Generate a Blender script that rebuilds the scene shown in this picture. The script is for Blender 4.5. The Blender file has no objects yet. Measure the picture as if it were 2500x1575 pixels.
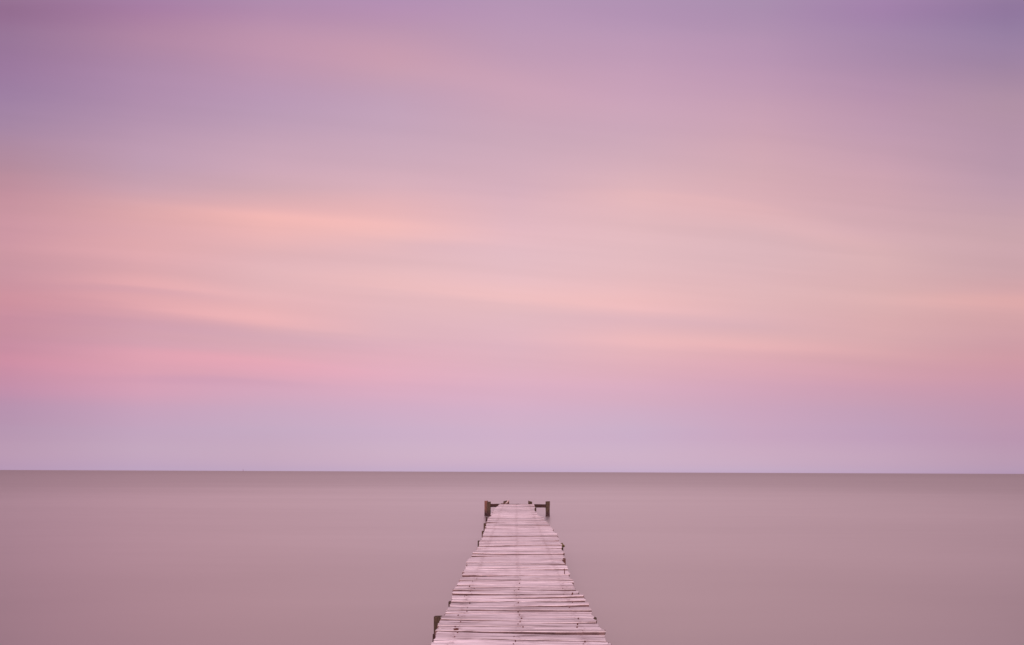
import bpy, bmesh, math, random
from mathutils import Vector, Matrix, noise

random.seed(7)
scene = bpy.context.scene
col = scene.collection
R = math.radians

# ---------------------------------------------------------------- camera
WATER_Z = 0.0
DECK_Z = 0.427
EYE = 1.575
cd = bpy.data.cameras.new("camera")
cd.sensor_width = 36.0
cd.lens = 36.0 * 1180.0 / 2500.0
cd.shift_x = -9.0 / 2500.0
cd.shift_y = (1152.3 - 787.5) / 2500.0
cd.clip_start = 0.05
cd.clip_end = 200000.0
cam = bpy.data.objects.new("camera", cd)
col.objects.link(cam)
cam.matrix_world = (Matrix.Translation((0, 0, EYE)) @ Matrix.Rotation(R(90), 4, 'X')
                    @ Matrix.Rotation(R(0.218), 4, 'Z'))
scene.camera = cam

# ---------------------------------------------------------------- exposure
scene.view_settings.view_transform = 'Standard'
scene.view_settings.look = 'None'
scene.view_settings.exposure = 0.0
scene.view_settings.gamma = 1.0
scene.view_settings.use_curve_mapping = False

# ---------------------------------------------------------------- sky (dusk, sun just set behind the camera)
SUN_EL = R(4.0)
SUN_ROT = R(180.0)
NISHITA = 0.05
# veil of dusk cloud facing the sea: (azimuth, [(angle up the bands, r, g, b), ...]), degrees and sRGB
SKY = [
    (-46.4, [(0.27, 172, 144, 180), (3.29, 161, 128, 173), (5.3, 157, 116, 166), (7.78, 163, 108, 158), (10.24, 177, 106, 150), (12.66, 186, 108, 143), (15.04, 185, 110, 139), (17.36, 191, 116, 137), (19.63, 196, 121, 137), (21.83, 192, 125, 140), (23.97, 195, 130, 143), (26.04, 197, 132, 145), (28.04, 193, 130, 142), (29.97, 186, 126, 140), (31.82, 175, 123, 140), (34.64, 162, 119, 146), (37.28, 153, 113, 149), (39.75, 148, 104, 143), (42.05, 145, 101, 137), (44.2, 144, 99, 133)]),
    (-37.61, [(0.33, 178, 154, 190), (3.35, 170, 140, 184), (5.36, 171, 131, 178), (7.84, 183, 127, 169), (10.3, 197, 128, 161), (12.72, 205, 132, 156), (15.09, 200, 135, 155), (17.42, 208, 140, 152), (19.68, 209, 142, 151), (21.89, 212, 148, 154), (24.02, 213, 150, 155), (26.09, 212, 150, 154), (28.09, 210, 150, 153), (30.01, 198, 147, 158), (31.87, 187, 143, 162), (34.68, 179, 137, 162), (37.32, 171, 129, 160), (39.79, 167, 123, 155), (42.09, 169, 120, 150), (44.23, 160, 114, 152)]),
    (-27.3, [(0.39, 179, 155, 190), (3.41, 170, 139, 184), (5.41, 173, 135, 180), (7.9, 185, 133, 172), (10.35, 199, 134, 165), (12.77, 209, 139, 159), (15.15, 207, 146, 159), (17.47, 217, 153, 159), (19.73, 220, 160, 163), (21.93, 218, 163, 166), (24.07, 217, 162, 165), (26.13, 225, 164, 162), (28.13, 222, 162, 161), (30.06, 206, 157, 164), (31.91, 199, 154, 168), (34.72, 189, 148, 169), (37.36, 180, 140, 168), (39.82, 183, 136, 163), (42.12, 181, 133, 160), (44.26, 171, 129, 162)]),
    (-14.68, [(0.44, 184, 161, 196), (3.46, 175, 143, 189), (5.47, 179, 138, 183), (7.95, 191, 137, 175), (10.41, 205, 141, 169), (12.83, 213, 147, 166), (15.2, 211, 154, 167), (17.52, 214, 160, 167), (19.78, 220, 166, 169), (21.98, 222, 169, 170), (24.11, 219, 168, 171), (26.18, 225, 169, 168), (28.17, 224, 167, 167), (30.1, 213, 163, 170), (31.95, 203, 159, 172), (34.76, 194, 154, 173), (37.39, 189, 149, 172), (39.85, 191, 144, 164), (42.15, 185, 139, 164), (44.29, 174, 133, 168)]),
    (-0.44, [(0.5, 184, 161, 198), (3.52, 178, 144, 191), (5.52, 183, 140, 184), (8.01, 194, 140, 177), (10.46, 204, 144, 171), (12.88, 210, 152, 169), (15.25, 212, 158, 171), (17.57, 217, 165, 171), (19.83, 223, 170, 172), (22.03, 222, 172, 176), (24.16, 219, 172, 178), (26.22, 219, 170, 177), (28.22, 215, 167, 175), (30.14, 209, 163, 174), (31.99, 204, 160, 173), (34.8, 198, 156, 172), (37.43, 196, 151, 170), (39.89, 190, 146, 169), (42.18, 183, 142, 170), (44.32, 176, 139, 170)]),
    (13.85, [(0.55, 186, 163, 198), (3.57, 175, 143, 190), (5.58, 179, 139, 183), (8.06, 191, 138, 174), (10.52, 203, 142, 168), (12.93, 213, 151, 164), (15.3, 217, 158, 164), (17.62, 219, 163, 168), (19.88, 224, 168, 169), (22.08, 222, 171, 173), (24.21, 220, 172, 175), (26.27, 219, 171, 174), (28.26, 219, 170, 173), (30.18, 216, 167, 171), (32.03, 209, 163, 172), (34.83, 199, 156, 172), (37.46, 196, 151, 172), (39.92, 190, 146, 171), (42.21, 180, 140, 170), (44.35, 172, 136, 169)]),
    (26.6, [(0.61, 183, 159, 194), (3.63, 174, 136, 183), (5.63, 177, 130, 176), (8.11, 185, 129, 168), (10.57, 197, 134, 162), (12.98, 208, 143, 158), (15.35, 211, 152, 158), (17.67, 211, 157, 163), (19.93, 215, 163, 165), (22.12, 215, 165, 168), (24.25, 213, 166, 170), (26.31, 213, 166, 170), (28.3, 213, 163, 167), (30.22, 210, 160, 166), (32.07, 206, 158, 166), (34.87, 199, 152, 166), (37.5, 191, 146, 167), (39.95, 182, 139, 167), (42.24, 174, 135, 166), (44.38, 165, 132, 164)]),
    (37.05, [(0.66, 178, 152, 187), (3.68, 167, 131, 179), (5.69, 168, 124, 172), (8.17, 177, 122, 162), (10.62, 190, 125, 154), (13.04, 199, 135, 150), (15.4, 204, 145, 152), (17.72, 208, 151, 154), (19.98, 209, 156, 157), (22.17, 209, 158, 160), (24.3, 207, 159, 162), (26.36, 205, 156, 162), (28.35, 203, 154, 162), (30.26, 200, 151, 161), (32.11, 196, 148, 162), (34.91, 187, 142, 162), (37.53, 178, 134, 160), (39.98, 167, 127, 158), (42.27, 159, 122, 158), (44.4, 158, 119, 160)]),
    (45.26, [(0.72, 169, 142, 178), (3.74, 161, 123, 170), (5.74, 165, 117, 164), (8.22, 173, 115, 157), (10.68, 184, 118, 150), (13.09, 193, 125, 145), (15.46, 195, 133, 146), (17.77, 201, 141, 147), (20.03, 204, 145, 149), (22.22, 196, 145, 151), (24.34, 195, 147, 154), (26.4, 194, 148, 155), (28.39, 190, 145, 156), (30.3, 183, 140, 156), (32.15, 179, 137, 156), (34.95, 174, 133, 154), (37.57, 169, 130, 151), (40.02, 155, 119, 149), (42.3, 144, 112, 149), (44.43, 141, 108, 146)]),
]


def lin(c):
    c /= 255.0
    return c / 12.92 if c <= 0.04045 else ((c + 0.055) / 1.055) ** 2.4

def lin3(r, g, b):
    return (lin(r), lin(g), lin(b))

world = bpy.data.worlds.new("World")
scene.world = world
world.use_nodes = True
nt = world.node_tree
nt.nodes.clear()
class Net:
    def __init__(self, t):
        self.t = t
    def node(self, kind, **kw):
        n = self.t.nodes.new(kind)
        for k, v in kw.items():
            setattr(n, k, v)
        return n
    def put(self, sock, v):
        if isinstance(v, bpy.types.NodeSocket):
            self.t.links.new(v, sock)
        elif v is not None:
            if hasattr(sock.default_value, '__len__') and not hasattr(v, '__len__'):
                v = [v] * len(sock.default_value)
            if hasattr(sock.default_value, '__len__') and len(sock.default_value) == 4 and len(v) == 3:
                v = tuple(v) + (1.0,)
            sock.default_value = v
    def math(self, op, a, b=None, c=None, clamp=False):
        n = self.node('ShaderNodeMath', operation=op, use_clamp=clamp)
        for s, v in zip(n.inputs, (a, b, c)):
            self.put(s, v)
        return n.outputs[0]
    def mix(self, f, a, b, mode='MIX'):
        n = self.node('ShaderNodeMix', data_type='RGBA', blend_type=mode)
        self.put(n.inputs[0], f); self.put(n.inputs[6], a); self.put(n.inputs[7], b)
        return n.outputs[2]
    def rng(self, v, a, b, c=0.0, d=1.0, kind='LINEAR'):
        n = self.node('ShaderNodeMapRange', interpolation_type=kind)
        for s, x in zip(n.inputs, (v, a, b, c, d)):
            self.put(s, x)
        return n.outputs[0]
    def ramp(self, f, stops, interp='LINEAR'):
        n = self.node('ShaderNodeValToRGB')
        r = n.color_ramp
        r.interpolation = interp
        while len(r.elements) < len(stops):
            r.elements.new(0.5)
        for e, (p, c) in zip(r.elements, stops):
            e.position = p
            e.color = tuple(c) + (1.0,) if len(c) == 3 else c
        self.put(n.inputs[0], f)
        return n.outputs[0]
    def noise(self, vec, scale, detail=3.0, rough=0.5, dist=0.0):
        n = self.node('ShaderNodeTexNoise')
        self.put(n.inputs['Vector'], vec)
        n.inputs['Scale'].default_value = scale
        n.inputs['Detail'].default_value = detail
        n.inputs['Roughness'].default_value = rough
        n.inputs['Distortion'].default_value = dist
        return n.outputs[0]
    def mapping(self, vec, scale=(1, 1, 1), loc=(0, 0, 0), rot=(0, 0, 0)):
        n = self.node('ShaderNodeMapping')
        self.put(n.inputs[0], vec)
        n.inputs[1].default_value = loc
        n.inputs[2].default_value = rot
        n.inputs[3].default_value = scale
        return n.outputs[0]
    def comb(self, x, y, z):
        n = self.node('ShaderNodeCombineXYZ')
        for s, v in zip(n.inputs, (x, y, z)):
            self.put(s, v)
        return n.outputs[0]
    def sep(self, v):
        n = self.node('ShaderNodeSeparateXYZ')
        self.put(n.inputs[0], v)
        return n.outputs

W = Net(nt)
d = W.sep(W.node('ShaderNodeTexCoord').outputs['Generated'])
az = W.math('MULTIPLY', W.math('ARCTAN2', d[0], d[1]), 180 / math.pi)
el = W.math('MULTIPLY', W.math('ARCSINE', d[2]), 180 / math.pi)
# angle up the cloud layer: constant along straight cloud bands that run parallel to the horizon ahead
band = W.math('MULTIPLY', W.math('ARCTAN2', d[2], W.math('MAXIMUM', d[1], 0.02)), 180 / math.pi)
across = W.math('MULTIPLY', W.math('DIVIDE', d[0], W.math('MAXIMUM', d[1], 0.25)), 45.0)
# long, wind-drawn cloud streaks: noise stretched along the azimuth, sinking to the right
sky_co = W.comb(W.math('MULTIPLY', across, 0.02), W.math('ADD', W.math('MULTIPLY', band, 0.24), W.math('MULTIPLY', across, 0.018)), 0.0)
n1 = W.noise(sky_co, 1.3, 4.0, 0.55)
sky_co2 = W.comb(W.math('MULTIPLY', across, 0.03), W.math('ADD', W.math('MULTIPLY', band, 0.6), W.math('MULTIPLY', across, 0.05)), 3.7)
n2 = W.noise(sky_co2, 1.0, 4.0, 0.5)
warp = W.math('MULTIPLY', W.math('SUBTRACT', n1, 0.5), 0.8)
elw = W.math('ADD', band, warp)
pos = W.math('DIVIDE', elw, 60.0, clamp=True)
ZENITH = (0.42, 0.30, 0.40)
cur = None
for i, (a, stops) in enumerate(SKY):
    st = [(max(0.0, e / 60.0), lin3(r, g, b)) for e, r, g, b in stops] + [(1.0, ZENITH)]
    rc = W.ramp(pos, st, 'CARDINAL')
    if cur is None:
        cur = rc
    else:
        cur = W.mix(W.rng(az, SKY[i - 1][0], a), cur, rc)
# the brighter western sky behind the camera and overhead, still lit by the sun below the horizon
absaz = W.math('ABSOLUTE', az)
side = W.math('MULTIPLY', W.rng(absaz, 46.5, 55, 0, 1, 'SMOOTHSTEP'), W.rng(el, 75, 45, 0, 1, 'SMOOTHSTEP'))
cur = W.mix(side, cur, (0.06, 0.05, 0.06))  # unseen flanks of the sky, darkened to dim the outer edges of the sea
west = W.math('MULTIPLY', W.rng(absaz, 85, 145, kind='SMOOTHSTEP'), W.rng(el, 85, 60, 0, 1, 'SMOOTHSTEP'))
glow = W.ramp(W.math('DIVIDE', el, 90.0, clamp=True),
              [(0.0, (1.5, 0.86, 0.80)), (0.25, (1.35, 0.86, 0.92)), (0.6, (0.95, 0.62, 0.76)), (1.0, ZENITH)])
cur = W.mix(west, cur, glow)
# single feathery streaks in the cloud layer: centre (u, v), slope, curvature, half length, soft edge above, below, tint, strength
STREAKS = [
    (-0.435, 0.5212, -0.0723, 0.0034, 0.385, 0.0158, 0.0264, 'peach', 1.05),
    (-0.840, 0.4699, -0.0154, -0.3840, 0.217, 0.0211, 0.0264, 'peach', 0.35),
    (-0.584, 0.3188, -0.1347, 0.0791, 0.293, 0.0246, 0.0150, 'peach', 0.85),
    (-0.831, 0.3783, -0.0319, -0.2103, 0.176, 0.0106, 0.0106, 'grey', 0.5),
    (-0.743, 0.3879, -0.0883, -0.2118, 0.159, 0.0141, 0.0088, 'peach', 0.7),
    (-0.734, 0.3009, -0.0757, -0.0720, 0.368, 0.0211, 0.0176, 'grey', 0.8),
    (-0.606, 0.2344, -0.0788, -0.0656, 0.314, 0.0106, 0.0334, 'pink', 0.65),
    (-1.002, 0.2232, -0.0740, -0.0126, 0.188, 0.0141, 0.0229, 'pink', 0.35),
    (-0.650, 0.1876, -0.0329, -0.0589, 0.205, 0.0088, 0.0088, 'grey', 0.7),
    (-0.892, 0.1640, -0.0129, -0.0047, 0.251, 0.0176, 0.0158, 'pink', 0.3),
    (0.348, 0.5684, -0.0897, -0.3035, 0.259, 0.0123, 0.0405, 'peach', 0.5),
    (0.678, 0.4799, -0.2081, 0.0982, 0.138, 0.0211, 0.0352, 'peach', 0.4),
    (0.067, 0.3543, -0.0775, 0.0479, 0.426, 0.0299, 0.0106, 'peach', 0.75),
    (0.287, 0.3142, -0.0476, -0.0217, 0.301, 0.0088, 0.0176, 'grey', 0.45),
    (0.371, 0.2684, -0.0287, -0.0331, 0.347, 0.0176, 0.0141, 'peach', 0.75),
    (0.977, 0.3578, -0.0144, 0.0069, 0.230, 0.0150, 0.0150, 'peach', 0.7),
    (-0.176, 0.4692, -0.0517, 0.2103, 0.113, 0.0106, 0.0141, 'grey', 0.4),
    (-0.256, 0.8534, -0.1519, -0.1367, 0.397, 0.0396, 0.0440, 'peach', 0.4),
]
TINTS = {'peach': (0.085, 0.034, 0.014), 'pink': (0.075, 0.004, 0.004), 'grey': (-0.065, -0.024, -0.004), 'rose': (0.03, -0.008, 0.0)}
fwd = W.math('MAXIMUM', d[1], 0.05)
su = W.math('DIVIDE', d[0], fwd)
sv = W.math('ADD', W.math('DIVIDE', d[2], fwd), W.math('MULTIPLY', W.math('SUBTRACT', n2, 0.5), 0.022))
ahead = W.rng(d[1], 0.25, 0.5, 0, 1, 'SMOOTHSTEP')
for (u0, v0, sl_, cu, ln_, up_, dn_, tint, k) in STREAKS:
    du = W.math('SUBTRACT', su, u0)
    mid = W.math('ADD', v0, W.math('ADD', W.math('MULTIPLY', du, sl_), W.math('MULTIPLY', W.math('MULTIPLY', du, du), cu)))
    dv = W.math('SUBTRACT', sv, mid)
    q = W.math('ADD', W.math('MULTIPLY', W.math('MAXIMUM', dv, 0.0), 1 / up_), W.math('MULTIPLY', W.math('MINIMUM', dv, 0.0), 1 / dn_))
    g = W.math('ADD', W.math('MULTIPLY', q, q), W.math('POWER', W.math('ABSOLUTE', W.math('DIVIDE', du, ln_)), 2.4))
    f = W.math('MULTIPLY', W.math('POWER', 2.718, W.math('MULTIPLY', g, -1.0)), ahead)
    add_ = W.node('ShaderNodeVectorMath', operation='MULTIPLY_ADD')
    W.put(add_.inputs[0], W.comb(f, f, f)); W.put(add_.inputs[1], [c * k for c in TINTS[tint]]); W.put(add_.inputs[2], cur)
    cur = add_.outputs[0]
streak = W.rng(n2, 0.3, 0.7, 0.974, 1.026)
amount = W.math('MULTIPLY', W.rng(el, 5, 12, 0, 1, 'SMOOTHSTEP'), W.rng(el, 45, 20, 0.3, 1, 'SMOOTHSTEP'))
streak = W.math('ADD', 1.0, W.math('MULTIPLY', W.math('SUBTRACT', streak, 1.0), amount))
vm = W.node('ShaderNodeVectorMath', operation='SCALE')
W.put(vm.inputs[0], cur); W.put(vm.inputs[3], streak)
veil = W.node('ShaderNodeBackground')
W.put(veil.inputs[0], vm.outputs[0])
veil.inputs[1].default_value = 1.0
air = W.node('ShaderNodeTexSky', sky_type='NISHITA')
air.sun_disc = False
air.sun_elevation = SUN_EL
air.sun_rotation = SUN_ROT
clear = W.node('ShaderNodeBackground')
W.put(clear.inputs[0], air.outputs[0])
clear.inputs[1].default_value = NISHITA
both = W.node('ShaderNodeAddShader')
W.put(both.inputs[0], veil.outputs[0]); W.put(both.inputs[1], clear.outputs[0])
wo = W.node('ShaderNodeOutputWorld')
W.put(wo.inputs[0], both.outputs[0])

# ---------------------------------------------------------------- sun: the soft afterglow from behind
sl = bpy.data.lights.new("sun", 'SUN')
sl.energy = 2.3
sl.angle = R(50)
sl.color = (1.0, 0.68, 0.75)
sun = bpy.data.objects.new("sun", sl)
col.objects.link(sun)
sun.rotation_euler = (R(42), 0, R(-12))
sun.location = (0, -20, 20)

# ---------------------------------------------------------------- helpers
def obj(name, bm, mats, parent=None, loc=(0, 0, 0), smooth=False):
    me = bpy.data.meshes.new(name)
    bm.normal_update()
    bm.to_mesh(me)
    bm.free()
    for m in mats if isinstance(mats, (list, tuple)) else [mats]:
        me.materials.append(m)
    if smooth:
        for p in me.polygons:
            p.use_smooth = True
    o = bpy.data.objects.new(name, me)
    o.location = loc
    col.objects.link(o)
    if parent is not None:
        o.parent = parent
    return o

def tag(o, label=None, cat=None, group=None, kind=None):
    for k, v in (('label', label), ('category', cat), ('group', group), ('kind', kind)):
        if v:
            o[k] = v
    return o

def material(name):
    m = bpy.data.materials.new(name)
    m.use_nodes = True
    m.node_tree.nodes.clear()
    return m, Net(m.node_tree)

def finish(n, shader):
    o = n.node('ShaderNodeOutputMaterial')
    n.put(o.inputs[0], shader)

def principled(n, color, rough, normal=None, spec=0.3):
    p = n.node('ShaderNodeBsdfPrincipled')
    n.put(p.inputs['Base Color'], color)
    n.put(p.inputs['Roughness'], rough)
    p.inputs['Specular IOR Level'].default_value = spec
    if normal is not None:
        n.put(p.inputs['Normal'], normal)
    return p.outputs[0]

def bump(n, h, strength, dist):
    b = n.node('ShaderNodeBump')
    b.inputs['Strength'].default_value = strength
    b.inputs['Distance'].default_value = dist
    n.put(b.inputs['Height'], h)
    return b.outputs[0]

# ---------------------------------------------------------------- materials
NAIL_LANES = (-0.43, 0.025, 0.48)

def bleached_wood():
    m, n = material("bleached_wood")
    oc = n.node('ShaderNodeTexCoord').outputs['Object']
    info = n.node('ShaderNodeObjectInfo').outputs['Random']
    shift = n.comb(n.math('MULTIPLY', info, 37.0), n.math('MULTIPLY', info, 91.0), n.math('MULTIPLY', info, 13.0))
    add = n.node('ShaderNodeVectorMath', operation='ADD')
    n.put(add.inputs[0], oc); n.put(add.inputs[1], shift)
    v = add.outputs[0]
    grain = n.noise(n.mapping(v, (2.2, 70, 6)), 1.0, 5.0, 0.65, 0.4)
    broad = n.noise(n.mapping(v, (1.6, 9, 2)), 1.0, 4.0, 0.6, 0.6)
    blot = n.noise(n.mapping(v, (6, 28, 6)), 1.0, 4.0, 0.7)
    fine = n.noise(n.mapping(v, (9, 190, 20)), 1.0, 3.0, 0.7)
    crack = n.noise(n.mapping(v, (1.3, 55, 3), loc=(4, 7, 1)), 1.0, 3.0, 0.55, 0.8)
    base = n.mix(n.rng(grain, 0.32, 0.68), (0.58, 0.525, 0.54), (0.86, 0.82, 0.845))
    base = n.mix(n.rng(broad, 0.45, 0.72, 0, 0.7), base, (0.42, 0.34, 0.34))
    base = n.mix(n.rng(fine, 0.50, 0.72, 0, 0.38), base, (0.36, 0.28, 0.285))
    # a long shake splitting most boards along the grain
    oy = n.sep(oc)[1]
    wander = n.math('MULTIPLY', n.math('SUBTRACT', n.noise(n.mapping(v, (1.1, 0.2, 1)), 1.0, 3.0), 0.5), 0.03)
    seat = n.math('MULTIPLY', n.math('SUBTRACT', n.math('FRACT', n.math('MULTIPLY', info, 17.3)), 0.5), 0.05)
    off = n.math('ABSOLUTE', n.math('SUBTRACT', n.math('SUBTRACT', oy, seat), wander))
    shake = n.math('MULTIPLY', n.rng(off, 0.0015, 0.006, 1, 0, 'SMOOTHSTEP'), n.rng(n.noise(n.mapping(v, (2.0, 0.5, 1), loc=(9, 0, 2)), 1.0, 2.0), 0.40, 0.52))
    base = n.mix(n.math('MULTIPLY', shake, 0.75), base, (0.11, 0.065, 0.06))
    tone = n.rng(n.math('POWER', info, 0.6), 0, 1, 0.66, 1.04)
    sc = n.node('ShaderNodeVectorMath', operation='SCALE')
    n.put(sc.inputs[0], base); n.put(sc.inputs[3], tone)
    base = sc.outputs[0]
    base = n.mix(n.math('MULTIPLY', n.rng(blot, 0.58, 0.74), 0.6), base, (0.20, 0.15, 0.135))
    base = n.mix(n.math('MULTIPLY', n.rng(crack, 0.59, 0.65), 0.75), base, (0.085, 0.05, 0.042))
    # rusty weeping round the three rows of nails
    wp = n.sep(n.node('ShaderNodeNewGeometry').outputs['Position'])
    near = None
    for x in NAIL_LANES:
        wob = n.math('MULTIPLY', n.math('SUBTRACT', n.noise(n.comb(0.0, wp[1], x * 9), 3.0, 2.0), 0.5), 0.09)
        dd = n.math('ABSOLUTE', n.math('SUBTRACT', n.math('SUBTRACT', wp[0], x), wob))
        g = n.rng(dd, 0.0, 0.05, 1.0, 0.0, 'SMOOTHSTEP')
        near = g if near is None else n.math('MAXIMUM', near, g)
    spots = n.rng(n.noise(n.mapping(v, (30, 60, 20)), 1.0, 3.0, 0.7), 0.48, 0.66)
    base = n.mix(n.math('MULTIPLY', n.math('MULTIPLY', near, spots), 0.62), base, (0.15, 0.075, 0.065))
    # a few mossy olive smears
    moss = n.math('MULTIPLY', n.rng(n.noise(n.mapping(wp_vec(n), (1.1, 3.5, 1), loc=(3, 1, 0)), 1.0, 5.0, 0.7), 0.62, 0.74), 0.4)
    base = n.mix(moss, base, (0.26, 0.215, 0.14))
    h = n.math('ADD', n.math('MULTIPLY', grain, 0.6), n.math('MULTIPLY', n.rng(crack, 0.59, 0.65, 0, -1), 1.0))
    finish(n, principled(n, base, 0.85, bump(n, h, 0.6, 0.004), 0.15))
    return m

def wp_vec(n):
    return n.node('ShaderNodeNewGeometry').outputs['Position']

def raw_wood(name, dark, light, wet=False, red=0.0):
    m, n = material(name)
    tc = n.node('ShaderNodeTexCoord').outputs['Object']
    wp = n.node('ShaderNodeNewGeometry').outputs['Position']
    grain = n.noise(n.mapping(tc, (60, 60, 5) if wet else (4, 50, 50)), 1.0, 5.0, 0.65, 0.3)
    blot = n.noise(wp, 14.0, 4.0, 0.65)
    base = n.mix(n.rng(grain, 0.3, 0.7), dark, light)
    base = n.mix(n.rng(blot, 0.5, 0.7, 0, 0.6), base, [c * 0.55 for c in dark])
    if red:
        base = n.mix(n.rng(n.noise(wp, 9.0, 3.0), 0.4, 0.62, 0, red), base, (0.23, 0.085, 0.07))
    h = grain
    rough = 0.85
    if wet:
        z = n.sep(wp)[2]
        band = n.rng(n.math('ADD', z, n.math('MULTIPLY', n.math('SUBTRACT', blot, 0.5), 0.25)), 0.10, 0.24, 1.0, 0.0)
        shell = n.rng(n.noise(wp, 55.0, 2.0), 0.56, 0.62, 0, 0.7)
        low = n.mix(shell, (0.035, 0.018, 0.02), (0.22, 0.15, 0.14))
        base = n.mix(band, base, low)
        h = n.math('ADD', h, n.math('MULTIPLY', shell, 0.8))
    finish(n, principled(n, base, rough, bump(n, h, 0.7, 0.01), 0.2))
    return m

M_TOP = bleached_wood()
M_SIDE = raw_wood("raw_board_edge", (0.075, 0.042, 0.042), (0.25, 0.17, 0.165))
M_BEAM = raw_wood("dark_beam_wood", (0.024, 0.011, 0.011), (0.065, 0.034, 0.030))
M_POST = raw_wood("weathered_post", (0.036, 0.024, 0.017), (0.112, 0.080, 0.057), wet=True)
M_RED = raw_wood("reddish_post", (0.085, 0.045, 0.036), (0.24, 0.135, 0.11), wet=True, red=0.3)
M_PALE = raw_wood("pale_split_wood", (0.42, 0.33, 0.31), (0.66, 0.55, 0.53))

def rust():
    m, n = material("rusty_iron")
    v = n.node('ShaderNodeNewGeometry').outputs['Position']
    c = n.mix(n.noise(v, 90.0, 3.0), (0.03, 0.012, 0.012), (0.16, 0.045, 0.03))
    finish(n, principled(n, c, 0.8, None, 0.3))
    return m
M_RUST = rust()

def marker_paint():
    m, n = material("dark_marker_paint")
    v = n.node('ShaderNodeNewGeometry').outputs['Position']
    c = n.mix(n.noise(v, 1.5, 2.0), (0.16, 0.05, 0.10), (0.24, 0.09, 0.14))
    finish(n, principled(n, c, 0.6))
    return m
M_MARK = marker_paint()

def water_mat():
    m, n = material("silky_water")
    g = n.node('ShaderNodeNewGeometry')
    dot = n.node('ShaderNodeVectorMath', operation='DOT_PRODUCT')
    n.put(dot.inputs[0], g.outputs['Normal']); n.put(dot.inputs[1], g.outputs['Incoming'])
    cosv = n.math('ABSOLUTE', dot.outputs['Value'])
    # share of sky mirrored by a wavy sea (its wavelets shade each other towards the horizon)
    share = n.ramp(cosv, [(0.0, (0.35,)*3), (0.012, (0.44,)*3), (0.05, (0.655,)*3), (0.12, (0.62,)*3), (0.2, (0.54,)*3), (0.36, (0.44,)*3)], 'EASE')
    pos = g.outputs['Position']
    soft = n.noise(n.mapping(pos, (0.02, 0.16, 1)), 1.0, 4.0, 0.55)
    fine = n.noise(n.mapping(pos, (0.25, 1.6, 1)), 1.0, 3.0, 0.6)
    share = n.math('MULTIPLY', n.sep(share)[0], n.rng(soft, 0.3, 0.7, 0.95, 1.05))
    share = n.math('MULTIPLY', share, n.rng(fine, 0.3, 0.7, 0.985, 1.015))
    gl = n.node('ShaderNodeBsdfGlossy')
    gl.inputs['Color'].default_value = (0.945, 0.955, 0.935, 1)
    gl.inputs['Roughness'].default_value = 0.34
    df = n.node('ShaderNodeBsdfDiffuse')
    df.inputs['Color'].default_value = (0.162, 0.132, 0.140, 1)
    mx = n.node('ShaderNodeMixShader')
    n.put(mx.inputs[0], share); n.put(mx.inputs[1], df.outputs[0]); n.put(mx.inputs[2], gl.outputs[0])
    finish(n, mx.outputs[0])
    return m

# ---------------------------------------------------------------- water
bm = bmesh.new()
E = 60000.0
bm.faces.new([bm.verts.new((x, y, WATER_Z)) for x, y in ((-E, -E), (E, -E), (E, E), (-E, E))])
tag(obj("sea", bm, water_mat()), kind='structure')

# ---------------------------------------------------------------- jetty
jetty = bpy.data.objects.new("jetty", None)
jetty.location = (0, 10, 0)
col.objects.link(jetty)
tag(jetty, "long narrow weathered timber jetty with pale uneven planks reaching out over the calm sea", "jetty")
ORG = Vector((0, 10, 0))

def part(name, bm, mats, origin, parent=None, smooth=False):
    """part whose mesh is given around origin (world); parent is the jetty or one of its parts"""
    p = parent or jetty
    base = ORG if p is jetty else ORG + p.location
    return obj(name, bm, mats, p, Vector(origin) - base, smooth)

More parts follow.
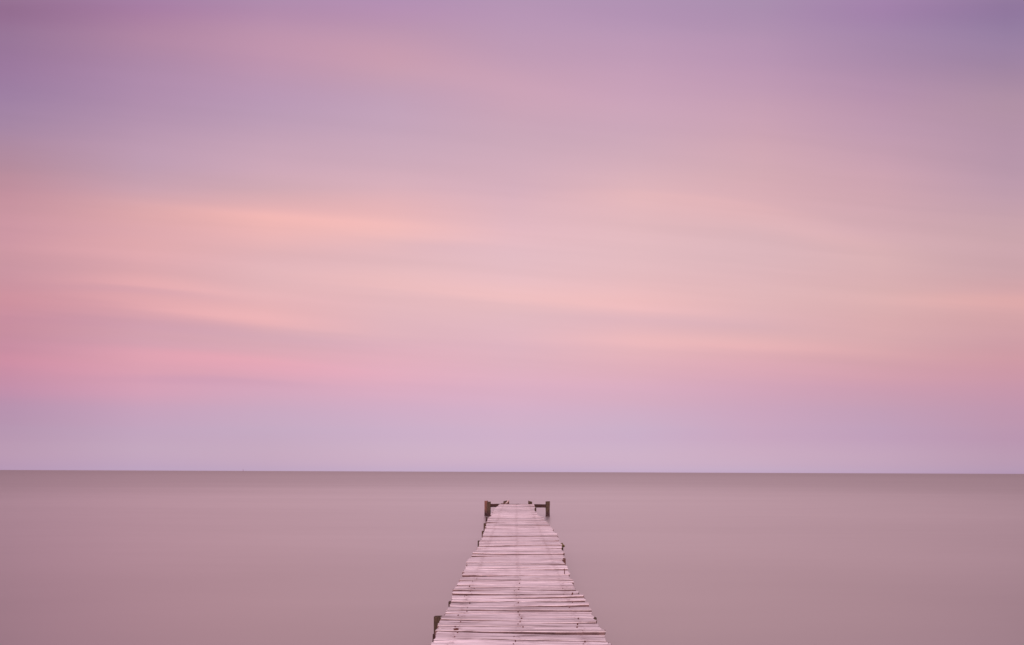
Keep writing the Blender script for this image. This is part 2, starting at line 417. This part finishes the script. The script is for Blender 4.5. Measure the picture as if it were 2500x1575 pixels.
# plank: left end, right end, far edge (left, right), near edge (left, right) in metres from the camera; gap strength (left, right)
PLANKS = [
    (-0.567, 0.646, 17.051, 17.119, 16.823, 16.891, 0, 0), (-0.577, 0.643, 16.823, 16.891, 16.595, 16.663, 0, 0), (-0.587, 0.64, 16.595, 16.663, 16.368, 16.435, 0, 0),
    (-0.601, 0.638, 16.368, 16.435, 16.127, 16.194, 0, 0), (-0.619, 0.638, 16.127, 16.194, 15.886, 15.953, 0, 0), (-0.636, 0.638, 15.886, 15.953, 15.645, 15.712, 0, 0),
    (-0.647, 0.629, 15.645, 15.712, 15.453, 15.518, 0, 0), (-0.65, 0.61, 15.453, 15.518, 15.261, 15.325, 0, 0), (-0.653, 0.591, 15.261, 15.325, 15.069, 15.131, 0, 0),
    (-0.655, 0.581, 15.069, 15.131, 14.839, 14.983, 0, 0), (-0.657, 0.579, 14.839, 14.983, 14.609, 14.836, 0, 0), (-0.659, 0.578, 14.609, 14.836, 14.379, 14.689, 2.5, 1.5),
    (-0.661, 0.575, 14.379, 14.689, 14.135, 14.45, 0, 0), (-0.665, 0.572, 14.135, 14.45, 13.891, 14.211, 0, 0), (-0.66, 0.573, 13.891, 14.211, 13.752, 14.023, 0, 0),
    (-0.648, 0.577, 13.752, 14.023, 13.613, 13.835, 0, 0), (-0.646, 0.58, 13.613, 13.835, 13.452, 13.617, 0, 0), (-0.656, 0.582, 13.452, 13.617, 13.291, 13.398, 0, 0),
    (-0.666, 0.576, 13.291, 13.398, 12.984, 13.062, 0, 0), (-0.659, 0.577, 12.984, 13.062, 12.827, 12.892, 0, 0), (-0.632, 0.594, 12.827, 12.892, 12.67, 12.721, 0, 0),
    (-0.631, 0.625, 12.67, 12.721, 12.451, 12.504, 0, 0), (-0.657, 0.669, 12.451, 12.504, 12.232, 12.287, 1, 1), (-0.669, 0.694, 12.232, 12.287, 12.06, 12.115, 0, 0),
    (-0.667, 0.7, 12.06, 12.115, 11.888, 11.942, 0, 0), (-0.667, 0.696, 11.888, 11.942, 11.695, 11.748, 0, 0), (-0.668, 0.681, 11.695, 11.748, 11.503, 11.555, 1, 1),
    (-0.662, 0.692, 11.503, 11.555, 11.199, 11.25, 0, 0), (-0.65, 0.715, 11.199, 11.25, 10.928, 10.977, 0, 0), (-0.635, 0.727, 10.928, 10.977, 10.644, 10.692, 0, 0),
    (-0.624, 0.734, 10.644, 10.692, 10.474, 10.521, 0, 0), (-0.618, 0.735, 10.474, 10.521, 10.304, 10.35, 1, 1), (-0.606, 0.745, 10.304, 10.35, 10, 10.044, 0, 0),
    (-0.599, 0.754, 10, 10.044, 9.838, 9.883, 0, 0), (-0.601, 0.756, 9.838, 9.883, 9.677, 9.721, 0, 0), (-0.603, 0.74, 9.677, 9.721, 9.447, 9.489, 0, 0),
    (-0.603, 0.721, 9.447, 9.489, 9.216, 9.256, 1, 1), (-0.599, 0.745, 9.216, 9.256, 9.007, 9.048, 0, 0), (-0.592, 0.77, 9.007, 9.048, 8.796, 8.836, 0, 0),
    (-0.585, 0.76, 8.796, 8.836, 8.573, 8.611, 1, 1), (-0.58, 0.746, 8.573, 8.611, 8.29, 8.326, 0, 0), (-0.579, 0.734, 8.29, 8.326, 8.14, 8.175, 1, 1),
    (-0.582, 0.728, 8.14, 8.175, 7.995, 8.03, 0, 0), (-0.589, 0.727, 7.995, 8.03, 7.856, 7.89, 0, 0), (-0.582, 0.725, 7.856, 7.89, 7.682, 7.715, 0, 0),
    (-0.567, 0.72, 7.682, 7.715, 7.495, 7.556, 2.4, 2.4), (-0.567, 0.705, 7.495, 7.556, 7.36, 7.391, 0, 0), (-0.575, 0.69, 7.36, 7.391, 7.226, 7.257, 1, 1),
    (-0.578, 0.693, 7.226, 7.257, 7.09, 7.12, 0, 0), (-0.578, 0.701, 7.09, 7.12, 6.991, 7.021, 1, 1), (-0.586, 0.695, 6.991, 7.021, 6.856, 6.885, 0, 0),
    (-0.594, 0.682, 6.856, 6.885, 6.736, 6.751, 1.2, 2.2), (-0.597, 0.665, 6.736, 6.751, 6.604, 6.632, 1, 1), (-0.606, 0.654, 6.604, 6.632, 6.478, 6.505, 0, 0),
    (-0.613, 0.632, 6.478, 6.505, 6.341, 6.367, 0, 0), (-0.62, 0.6, 6.341, 6.367, 6.21, 6.235, 0, 0), (-0.616, 0.598, 6.21, 6.235, 6.098, 6.122, 1, 1),
    (-0.6, 0.602, 6.098, 6.122, 5.982, 6.006, 1, 1), (-0.594, 0.609, 5.982, 6.006, 5.886, 5.909, 0, 0), (-0.593, 0.615, 5.886, 5.909, 5.785, 5.793, 1, 1),
    (-0.595, 0.615, 5.785, 5.793, 5.683, 5.687, 1, 1), (-0.59, 0.612, 5.683, 5.687, 5.539, 5.561, 0, 0), (-0.584, 0.604, 5.539, 5.561, 5.393, 5.445, 2, 1),
    (-0.581, 0.601, 5.393, 5.445, 5.296, 5.38, 1.6, 1.6), (-0.58, 0.595, 5.296, 5.38, 5.206, 5.198, 0, 0), (-0.584, 0.6, 5.206, 5.198, 5.108, 5.128, 1, 1),
    (-0.584, 0.601, 5.108, 5.128, 5.017, 5.063, 1, 1), (-0.582, 0.592, 5.017, 5.063, 4.886, 4.923, 0, 0), (-0.582, 0.59, 4.886, 4.923, 4.794, 4.818, 1, 1),
    (-0.583, 0.589, 4.794, 4.818, 4.719, 4.769, 1, 2), (-0.586, 0.586, 4.719, 4.769, 4.659, 4.701, 1, 1), (-0.585, 0.581, 4.659, 4.701, 4.591, 4.653, 1, 1),
    (-0.58, 0.604, 4.591, 4.653, 4.519, 4.545, 1, 1), (-0.575, 0.625, 4.519, 4.545, 4.452, 4.476, 0, 0), (-0.567, 0.619, 4.452, 4.476, 4.366, 4.397, 0.8, 3),
    (-0.559, 0.615, 4.366, 4.397, 4.259, 4.291, 2, 2), (-0.555, 0.618, 4.259, 4.291, 4.167, 4.199, 0, 0), (-0.552, 0.624, 4.167, 4.199, 4.094, 4.11, 2, 2),
    (-0.555, 0.623, 4.094, 4.11, 3.98, 3.991, 2, 2), (-0.559, 0.622, 3.98, 3.991, 3.904, 3.92, 1, 1), (-0.563, 0.626, 3.904, 3.92, 3.827, 3.816, 0.7, 1.6),
    (-0.569, 0.624, 3.827, 3.816, 3.724, 3.726, 0, 0), (-0.567, 0.626, 3.724, 3.726, 3.649, 3.672, 1, 1), (-0.564, 0.629, 3.649, 3.672, 3.58, 3.583, 1, 1),
    (-0.562, 0.633, 3.58, 3.583, 3.529, 3.52, 0, 0), (-0.56, 0.638, 3.529, 3.52, 3.479, 3.435, 0.8, 3), (-0.558, 0.634, 3.479, 3.435, 3.421, 3.396, 0, 0),
    (-0.557, 0.628, 3.421, 3.396, 3.315, 3.281, 1.2, 1.8), (-0.556, 0.628, 3.315, 3.281, 3.249, 3.227, 0, 0), (-0.554, 0.631, 3.249, 3.227, 3.184, 3.166, 1, 1),
    (-0.551, 0.632, 3.184, 3.166, 3.103, 3.087, 1, 1), (-0.548, 0.632, 3.103, 3.087, 3.02, 3.012, 2, 2), (-0.548, 0.632, 3.02, 3.012, 2.935, 2.934, 1, 1),
    (-0.549, 0.631, 2.935, 2.934, 2.848, 2.854, 1, 1),
]


def plank(k, spec, prev_gap):
    xl, xr, yfl, yfr, ynl, ynr, gl, gr = spec
    pl_, pr_ = prev_gap
    rnd = random.Random(900 + k)
    def width(g):
        return 0.0045 + 0.0036 * g ** 1.5
    dz = rnd.uniform(-0.005, 0.004)
    tilt = rnd.uniform(-0.03, 0.03)
    t = rnd.uniform(0.030, 0.038)
    cx, cy = (xl + xr) / 2, (yfl + yfr + ynl + ynr) / 4
    N = 22
    bm = bmesh.new()
    rings = []
    ph = rnd.uniform(0, 100)
    bow = rnd.uniform(-0.006, 0.008)
    slope = rnd.uniform(-0.006, 0.006)
    wid = ((yfl + yfr) - (ynl + ynr)) / 2
    c = min(0.0035, wid * 0.08)
    rag_l = [rnd.uniform(-0.012, 0.012) for _ in range(9)]
    rag_r = [rnd.uniform(-0.012, 0.012) for _ in range(9)]
    sk_l, sk_r = rnd.uniform(-0.02, 0.02), rnd.uniform(-0.02, 0.02)
    ext_l, ext_r = rnd.uniform(-0.006, 0.012), rnd.uniform(-0.006, 0.012)
    for i in range(N + 1):
        u = i / N
        x = xl + (xr - xl) * u
        g_n, g_f = gl + (gr - gl) * u, pl_ + (pr_ - pl_) * u
        yn = ynl + (ynr - ynl) * u + width(g_n) * 0.65
        yf = yfl + (yfr - yfl) * u - width(g_f) * 0.35
        lift = 0.0026 * g_n - 0.0018 * g_f
        e1 = noise.noise(Vector((x * 3.1, ph, 0.3))) * 0.006 + noise.noise(Vector((x * 14, ph, 2.3))) * 0.002
        e2 = noise.noise(Vector((x * 3.1, ph, 7.7))) * 0.006 + noise.noise(Vector((x * 14, ph, 5.1))) * 0.002
        # splits and missing slivers along the near edge
        chip = max(0.0, noise.noise(Vector((x * 2.2, ph, 11.0))) - 0.25) * 0.03
        yn += min(e1 + chip, wid * 0.3)
        yf += min(e2, 0.003)
        z = dz + lift + bow * (2 * u - 1) ** 2 + slope * (2 * u - 1) + noise.noise(Vector((x * 1.7, ph, 4.0))) * 0.003
        ym = (yn + yf) / 2
        prof = [(yn, -t), (yn + 0.001, -c), (yn + c, 0), (yn + (yf - yn) * 0.35, 0.0015), (yn + (yf - yn) * 0.7, 0.001),
                (yf - c, 0), (yf - 0.001, -c), (yf, -t)]
        ring = []
        for j, (y, zz) in enumerate(prof):
            xx = x
            if i == 0:
                xx += rag_l[j] * 0.6 + sk_l * (j / 7 - 0.5) - ext_l
            if i == N:
                xx += rag_r[j] * 0.6 + sk_r * (j / 7 - 0.5) + ext_r
            ring.append(bm.verts.new((xx - cx, y - cy, z + zz + (y - ym) * tilt)))
        rings.append(ring)
    for a, b in zip(rings[:-1], rings[1:]):
        for j in range(8):
            f = bm.faces.new((a[j], a[(j + 1) % 8], b[(j + 1) % 8], b[j]))
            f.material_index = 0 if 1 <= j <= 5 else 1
    for r_, rev in ((rings[0], True), (rings[-1], False)):
        f = bm.faces.new(r_ if not rev else r_[::-1])
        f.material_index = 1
    bmesh.ops.recalc_face_normals(bm, faces=bm.faces[:])
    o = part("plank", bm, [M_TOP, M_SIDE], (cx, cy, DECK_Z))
    return o, cx, cy, dz

def stud(r, h, n=8, tip=0.0, lean=(0, 0), curve=(0, 0)):
    """a small nail: shank rising from z=0 with a head on top"""
    bm = bmesh.new()
    prof = [(r * 1.0, -0.004), (r * 1.0, h * 0.35), (r * 0.95, h * 0.75), (r * 0.9, h), (r * 0.4, h + r * 0.3)]
    rings = []
    for q, z in prof:
        f = max(0, z / max(h, 1e-4))
        ox, oy = lean[0] * f + curve[0] * f * f, lean[1] * f + curve[1] * f * f
        rings.append([bm.verts.new((q * math.cos(2 * math.pi * i / n) + ox, q * math.sin(2 * math.pi * i / n) + oy, z)) for i in range(n)])
    for a, b in zip(rings[:-1], rings[1:]):
        for i in range(n):
            bm.faces.new((a[i], a[(i + 1) % n], b[(i + 1) % n], b[i]))
    bm.faces.new(rings[-1])
    bm.faces.new(rings[0][::-1])
    return bm

planks = []
pg = (0, 0)
for k, spec in enumerate(PLANKS):
    planks.append(plank(k, spec, pg) + (spec,))
    pg = spec[6:8]
# nail heads on the nearer planks
rn = random.Random(5)
for o, cx, cy, dz, spec in planks:
    if cy > 5.2 or cy < 2.9:
        continue
    for x in NAIL_LANES:
        if rn.random() < 0.3:
            continue
        nx = x + rn.uniform(-0.035, 0.035)
        w = ((spec[2] + spec[3]) - (spec[4] + spec[5])) / 2
        ny = cy + (spec[3] - spec[2]) * (nx - cx) / (spec[1] - spec[0]) + rn.uniform(-0.2, 0.2) * w
        part("nail", stud(rn.uniform(0.004, 0.006), 0.004), M_RUST, (nx, ny, DECK_Z + dz + 0.003), o)

def nearest(y):
    return min(planks, key=lambda p: abs(p[2] - y))
p = nearest(4.45)
a = part("protruding_nail", stud(0.0065, 0.036, lean=(0.002, 0), curve=(0.004, 0.0)), M_RUST, (0.522, 4.45, DECK_Z + p[3]), p[0])
a["label"] = "bent rusty nail standing up from the plank"
p = nearest(5.40)
a = part("protruding_nail", stud(0.0042, 0.066, lean=(-0.004, 0)), M_RUST, (0.551, 5.40, DECK_Z + p[3]), p[0])
a["label"] = "long thin dark nail standing upright from the plank"

def lump(rx, ry, rz, seed, n=14, m=7, amp=0.35):
    bm = bmesh.new()
    bmesh.ops.create_uvsphere(bm, u_segments=n, v_segments=m, radius=1.0)
    for v in bm.verts:
        s = 1 + amp * noise.noise(v.co * 1.7 + Vector((seed, 0, 0)))
        v.co = Vector((v.co.x * rx * s, v.co.y * ry * s, v.co.z * rz * s))
    return bm
p = nearest(3.507)
a = part("rust_clump", lump(0.024, 0.024, 0.007, 3.1, 18, 9, 0.7), M_RUST, (-0.43, 3.51, DECK_Z + p[3] + 0.002), p[0])
a["label"] = "dark rusty knot with a brown stain on the plank"

# ---- substructure
def bar(name, p0, p1, w, h, mat, seed=0, n=10, jit=0.004, smooth=False):
    """a sawn timber between two points, w wide, h high, slightly irregular"""
    p0, p1 = Vector(p0), Vector(p1)
    ax = (p1 - p0)
    L = ax.length
    ax.normalize()
    up = Vector((0, 0, 1)) if abs(ax.z) < 0.9 else Vector((0, 1, 0))
    sd = ax.cross(up).normalized()
    up = sd.cross(ax).normalized()
    mid = (p0 + p1) / 2
    bm = bmesh.new()
    rings = []
    b = 0.12
    prof = [(-.5, -.5 + b), (-.5 + b, -.5), (.5 - b, -.5), (.5, -.5 + b), (.5, .5 - b), (.5 - b, .5), (-.5 + b, .5), (-.5, .5 - b)]
    for i in range(n + 1):
        c = p0 + ax * (L * i / n) - mid
        ring = []
        for j, (s, u) in enumerate(prof):
            q = Vector((seed * 3.3 + j, i * 0.7, seed))
            ring.append(bm.verts.new(c + sd * (s * w + noise.noise(q) * jit * 2) + up * (u * h + noise.noise(q + Vector((9, 9, 9))) * jit * 2)
                                     + ax * (random.uniform(-jit, jit) if i in (0, n) else 0)))
        rings.append(ring)
    for r0, r1 in zip(rings[:-1], rings[1:]):
        for j in range(8):
            bm.faces.new((r0[j], r0[(j + 1) % 8], r1[(j + 1) % 8], r1[j]))
    bm.faces.new(rings[0]); bm.faces.new(rings[-1])
    bmesh.ops.recalc_face_normals(bm, faces=bm.faces[:])
    return part(name, bm, mat, mid, None, smooth)

def post(x, y, w, dpt, ztop, mat, seed, lean=(0, 0), cut=(0, 0), zbot=-0.7, n=14, wear=0.10, rough_top=0.01, round_=0.2, nz=1.0):
    """a pile of hewn timber: rounded square section, worn towards the waterline, uneven sawn top"""
    bm = bmesh.new()
    S = 16
    rings = []
    H_ = ztop - zbot
    for i in range(n + 1):
        f = i / n
        z = zbot + H_ * f
        waist = 1 - wear * math.exp(-((z - 0.12) / 0.16) ** 2)
        ring = []
        for j in range(S):
            a = 2 * math.pi * j / S
            ca, sa = math.cos(a), math.sin(a)
            q = (abs(ca) ** (1 / round_ * 2) + abs(sa) ** (1 / round_ * 2)) ** (-round_ / 2)
            r_ = q * waist * (1 + nz * 0.06 * noise.noise(Vector((ca * 1.2 + seed, sa * 1.2, z * 3.0))) + nz * 0.05 * noise.noise(Vector((ca * 4 + seed, sa * 4, z * 9))))
            vx, vy = ca * r_ * w / 2, sa * r_ * dpt / 2
            vz = z
            if i == n:
                vz += cut[0] * vx + cut[1] * vy + rough_top * noise.noise(Vector((vx * 30 + seed, vy * 30, 1.0)))
            ring.append(bm.verts.new((vx + lean[0] * (z - ztop), vy + lean[1] * (z - ztop), vz)))
        rings.append(ring)
    for r0, r1 in zip(rings[:-1], rings[1:]):
        for j in range(S):
            bm.faces.new((r0[j], r0[(j + 1) % S], r1[(j + 1) % S], r1[j]))
    top = [bm.verts.new((v.co.x * 0.93, v.co.y * 0.93, v.co.z + 0.002)) for v in rings[-1]]
    for j in range(S):
        bm.faces.new((rings[-1][j], rings[-1][(j + 1) % S], top[(j + 1) % S], top[j]))
    bm.faces.new(top)
    bm.faces.new(rings[0][::-1])
    bmesh.ops.recalc_face_normals(bm, faces=bm.faces[:])
    return part("post", bm, mat, (x, y, 0))

UNDER = DECK_Z - 0.052
for i, x in enumerate(NAIL_LANES):
    bar("stringer", (x + 0.03, 16.9, UNDER - 0.06), (x - 0.01, 2.3, UNDER - 0.06), 0.07, 0.11, M_BEAM, 20 + i, 24)

# side piles: x of the outer face, distance, width, material
LEFT = [(-0.74, 11.24, 0.10), (-0.68, 9.77, 0.09), (-0.655, 8.39, 0.12), (-0.622, 4.51, 0.13), (-0.682, 4.06, 0.19)]
RIGHT = [(0.700, 16.33, 0.12), (0.768, 7.76, 0.12), (0.70, 6.72, 0.13), (0.640, 5.39, 0.12), (0.681, 4.04, 0.14)]
for i, (x, y, w) in enumerate(LEFT):
    post(x + w / 2, y, w, 0.05, DECK_Z - (0.05, 0.05, 0.05, 0.066, 0.07)[i], M_POST, 2.3 * i + 1, lean=(0.01, 0), rough_top=0.002, nz=0.25, wear=0.04)
for i, (x, y, w) in enumerate(RIGHT):
    post(x - w / 2, y, w, 0.05, DECK_Z - (0.045, 0.05, 0.055, 0.06, 0.07)[i], M_RED if i == 2 else M_POST, 1.7 * i + 31, lean=(-0.01, 0.0), rough_top=0.003, nz=0.3, wear=0.04)
# cross bearers under the stringers
for i, (y, x0, x1) in enumerate(((16.3, -0.6, 0.62), (11.1, -0.62, 0.6), (8.25, -0.52, 0.6), (6.58, -0.55, 0.6), (5.25, -0.55, 0.6), (3.84, -0.6, 0.62))):
    bar("bearer", (x0, y, UNDER - 0.185), (x1, y, UNDER - 0.185), 0.10, 0.13, M_BEAM, 40 + i, 10)
bar("bearer", (-0.612, 3.62, UNDER - 0.052), (-0.47, 3.62, UNDER - 0.052), 0.045, 0.075, M_BEAM, 61, 4)
# mossy clump on the pile at the right edge
a = part("seaweed_clump", lump(0.035, 0.05, 0.04, 8.2, 16, 8, 0.8), raw_wood("olive_seaweed", (0.06, 0.05, 0.018), (0.16, 0.13, 0.05)), (0.745, 7.72, DECK_Z - 0.03))

# ---- far end: two tall mooring piles, cross beam, two short piles, a leaning broken board
YE = 17.14
post(-1.052, YE + 0.16, 0.125, 0.12, DECK_Z + 0.108, M_RED, 71, zbot=-0.8, rough_top=0.012, wear=0.02)
post(-0.945, YE + 0.03, 0.13, 0.13, DECK_Z + 0.083, M_POST, 75, zbot=-0.8, rough_top=0.008, wear=0.03)
post(1.145, YE + 0.06, 0.155, 0.15, DECK_Z + 0.103, M_POST, 79, zbot=-0.8, rough_top=0.012, cut=(0.05, 0), wear=0.08)
bar("cross_beam", (-0.90, YE + 0.04, DECK_Z - 0.046), (1.085, YE + 0.04, DECK_Z - 0.056), 0.10, 0.115, M_BEAM, 83, 16, 0.005)
post(-0.37, YE + 0.18, 0.135, 0.13, DECK_Z + 0.105, M_POST, 87, cut=(0.25, 0), rough_top=0.02)
post(0.525, YE + 0.18, 0.14, 0.13, DECK_Z + 0.098, M_POST, 91, cut=(-0.28, 0), rough_top=0.02)
post(-0.262, YE + 0.17, 0.062, 0.08, DECK_Z + 0.098, M_RED, 93, cut=(1.0, 0), rough_top=0.02)
a = bar("broken_board", (-0.365, YE + 0.075, DECK_Z + 0.008), (-0.238, YE + 0.10, DECK_Z + 0.132), 0.055, 0.034, M_PALE, 95, 5, 0.004)
a["label"] = "pale split board leaning up against the short pile at the far end"
bar("offcut", (-0.52, YE + 0.02, DECK_Z + 0.02), (-0.36, YE + 0.03, DECK_Z + 0.026), 0.07, 0.022, M_SIDE, 97, 4, 0.003)
# thin leaning stake standing in the water beside the left piles
bar("stake", (-0.925, 15.0, -0.25), (-0.90, 15.05, 0.16), 0.045, 0.045, M_POST, 99, 8, 0.006)

# ---------------------------------------------------------------- far channel marker on the horizon
mk = bpy.data.objects.new("channel_marker", None)
mk.location = (-846.0, 1500.0, 0.0)
col.objects.link(mk)
tag(mk, "tiny dark channel marker pole standing alone on the far horizon", "channel marker")
def cone(r0, r1, z0, z1, n=12):
    bm = bmesh.new()
    a = [bm.verts.new((r0 * math.cos(2 * math.pi * i / n), r0 * math.sin(2 * math.pi * i / n), z0)) for i in range(n)]
    b = [bm.verts.new((r1 * math.cos(2 * math.pi * i / n), r1 * math.sin(2 * math.pi * i / n), z1)) for i in range(n)]
    for i in range(n):
        bm.faces.new((a[i], a[(i + 1) % n], b[(i + 1) % n], b[i]))
    bm.faces.new(a[::-1]); bm.faces.new(b)
    return bm
obj("pole", cone(0.55, 0.38, -2.0, 5.2), M_MARK, mk)
obj("topmark", cone(0.75, 0.25, 5.2, 6.4), M_MARK, mk)
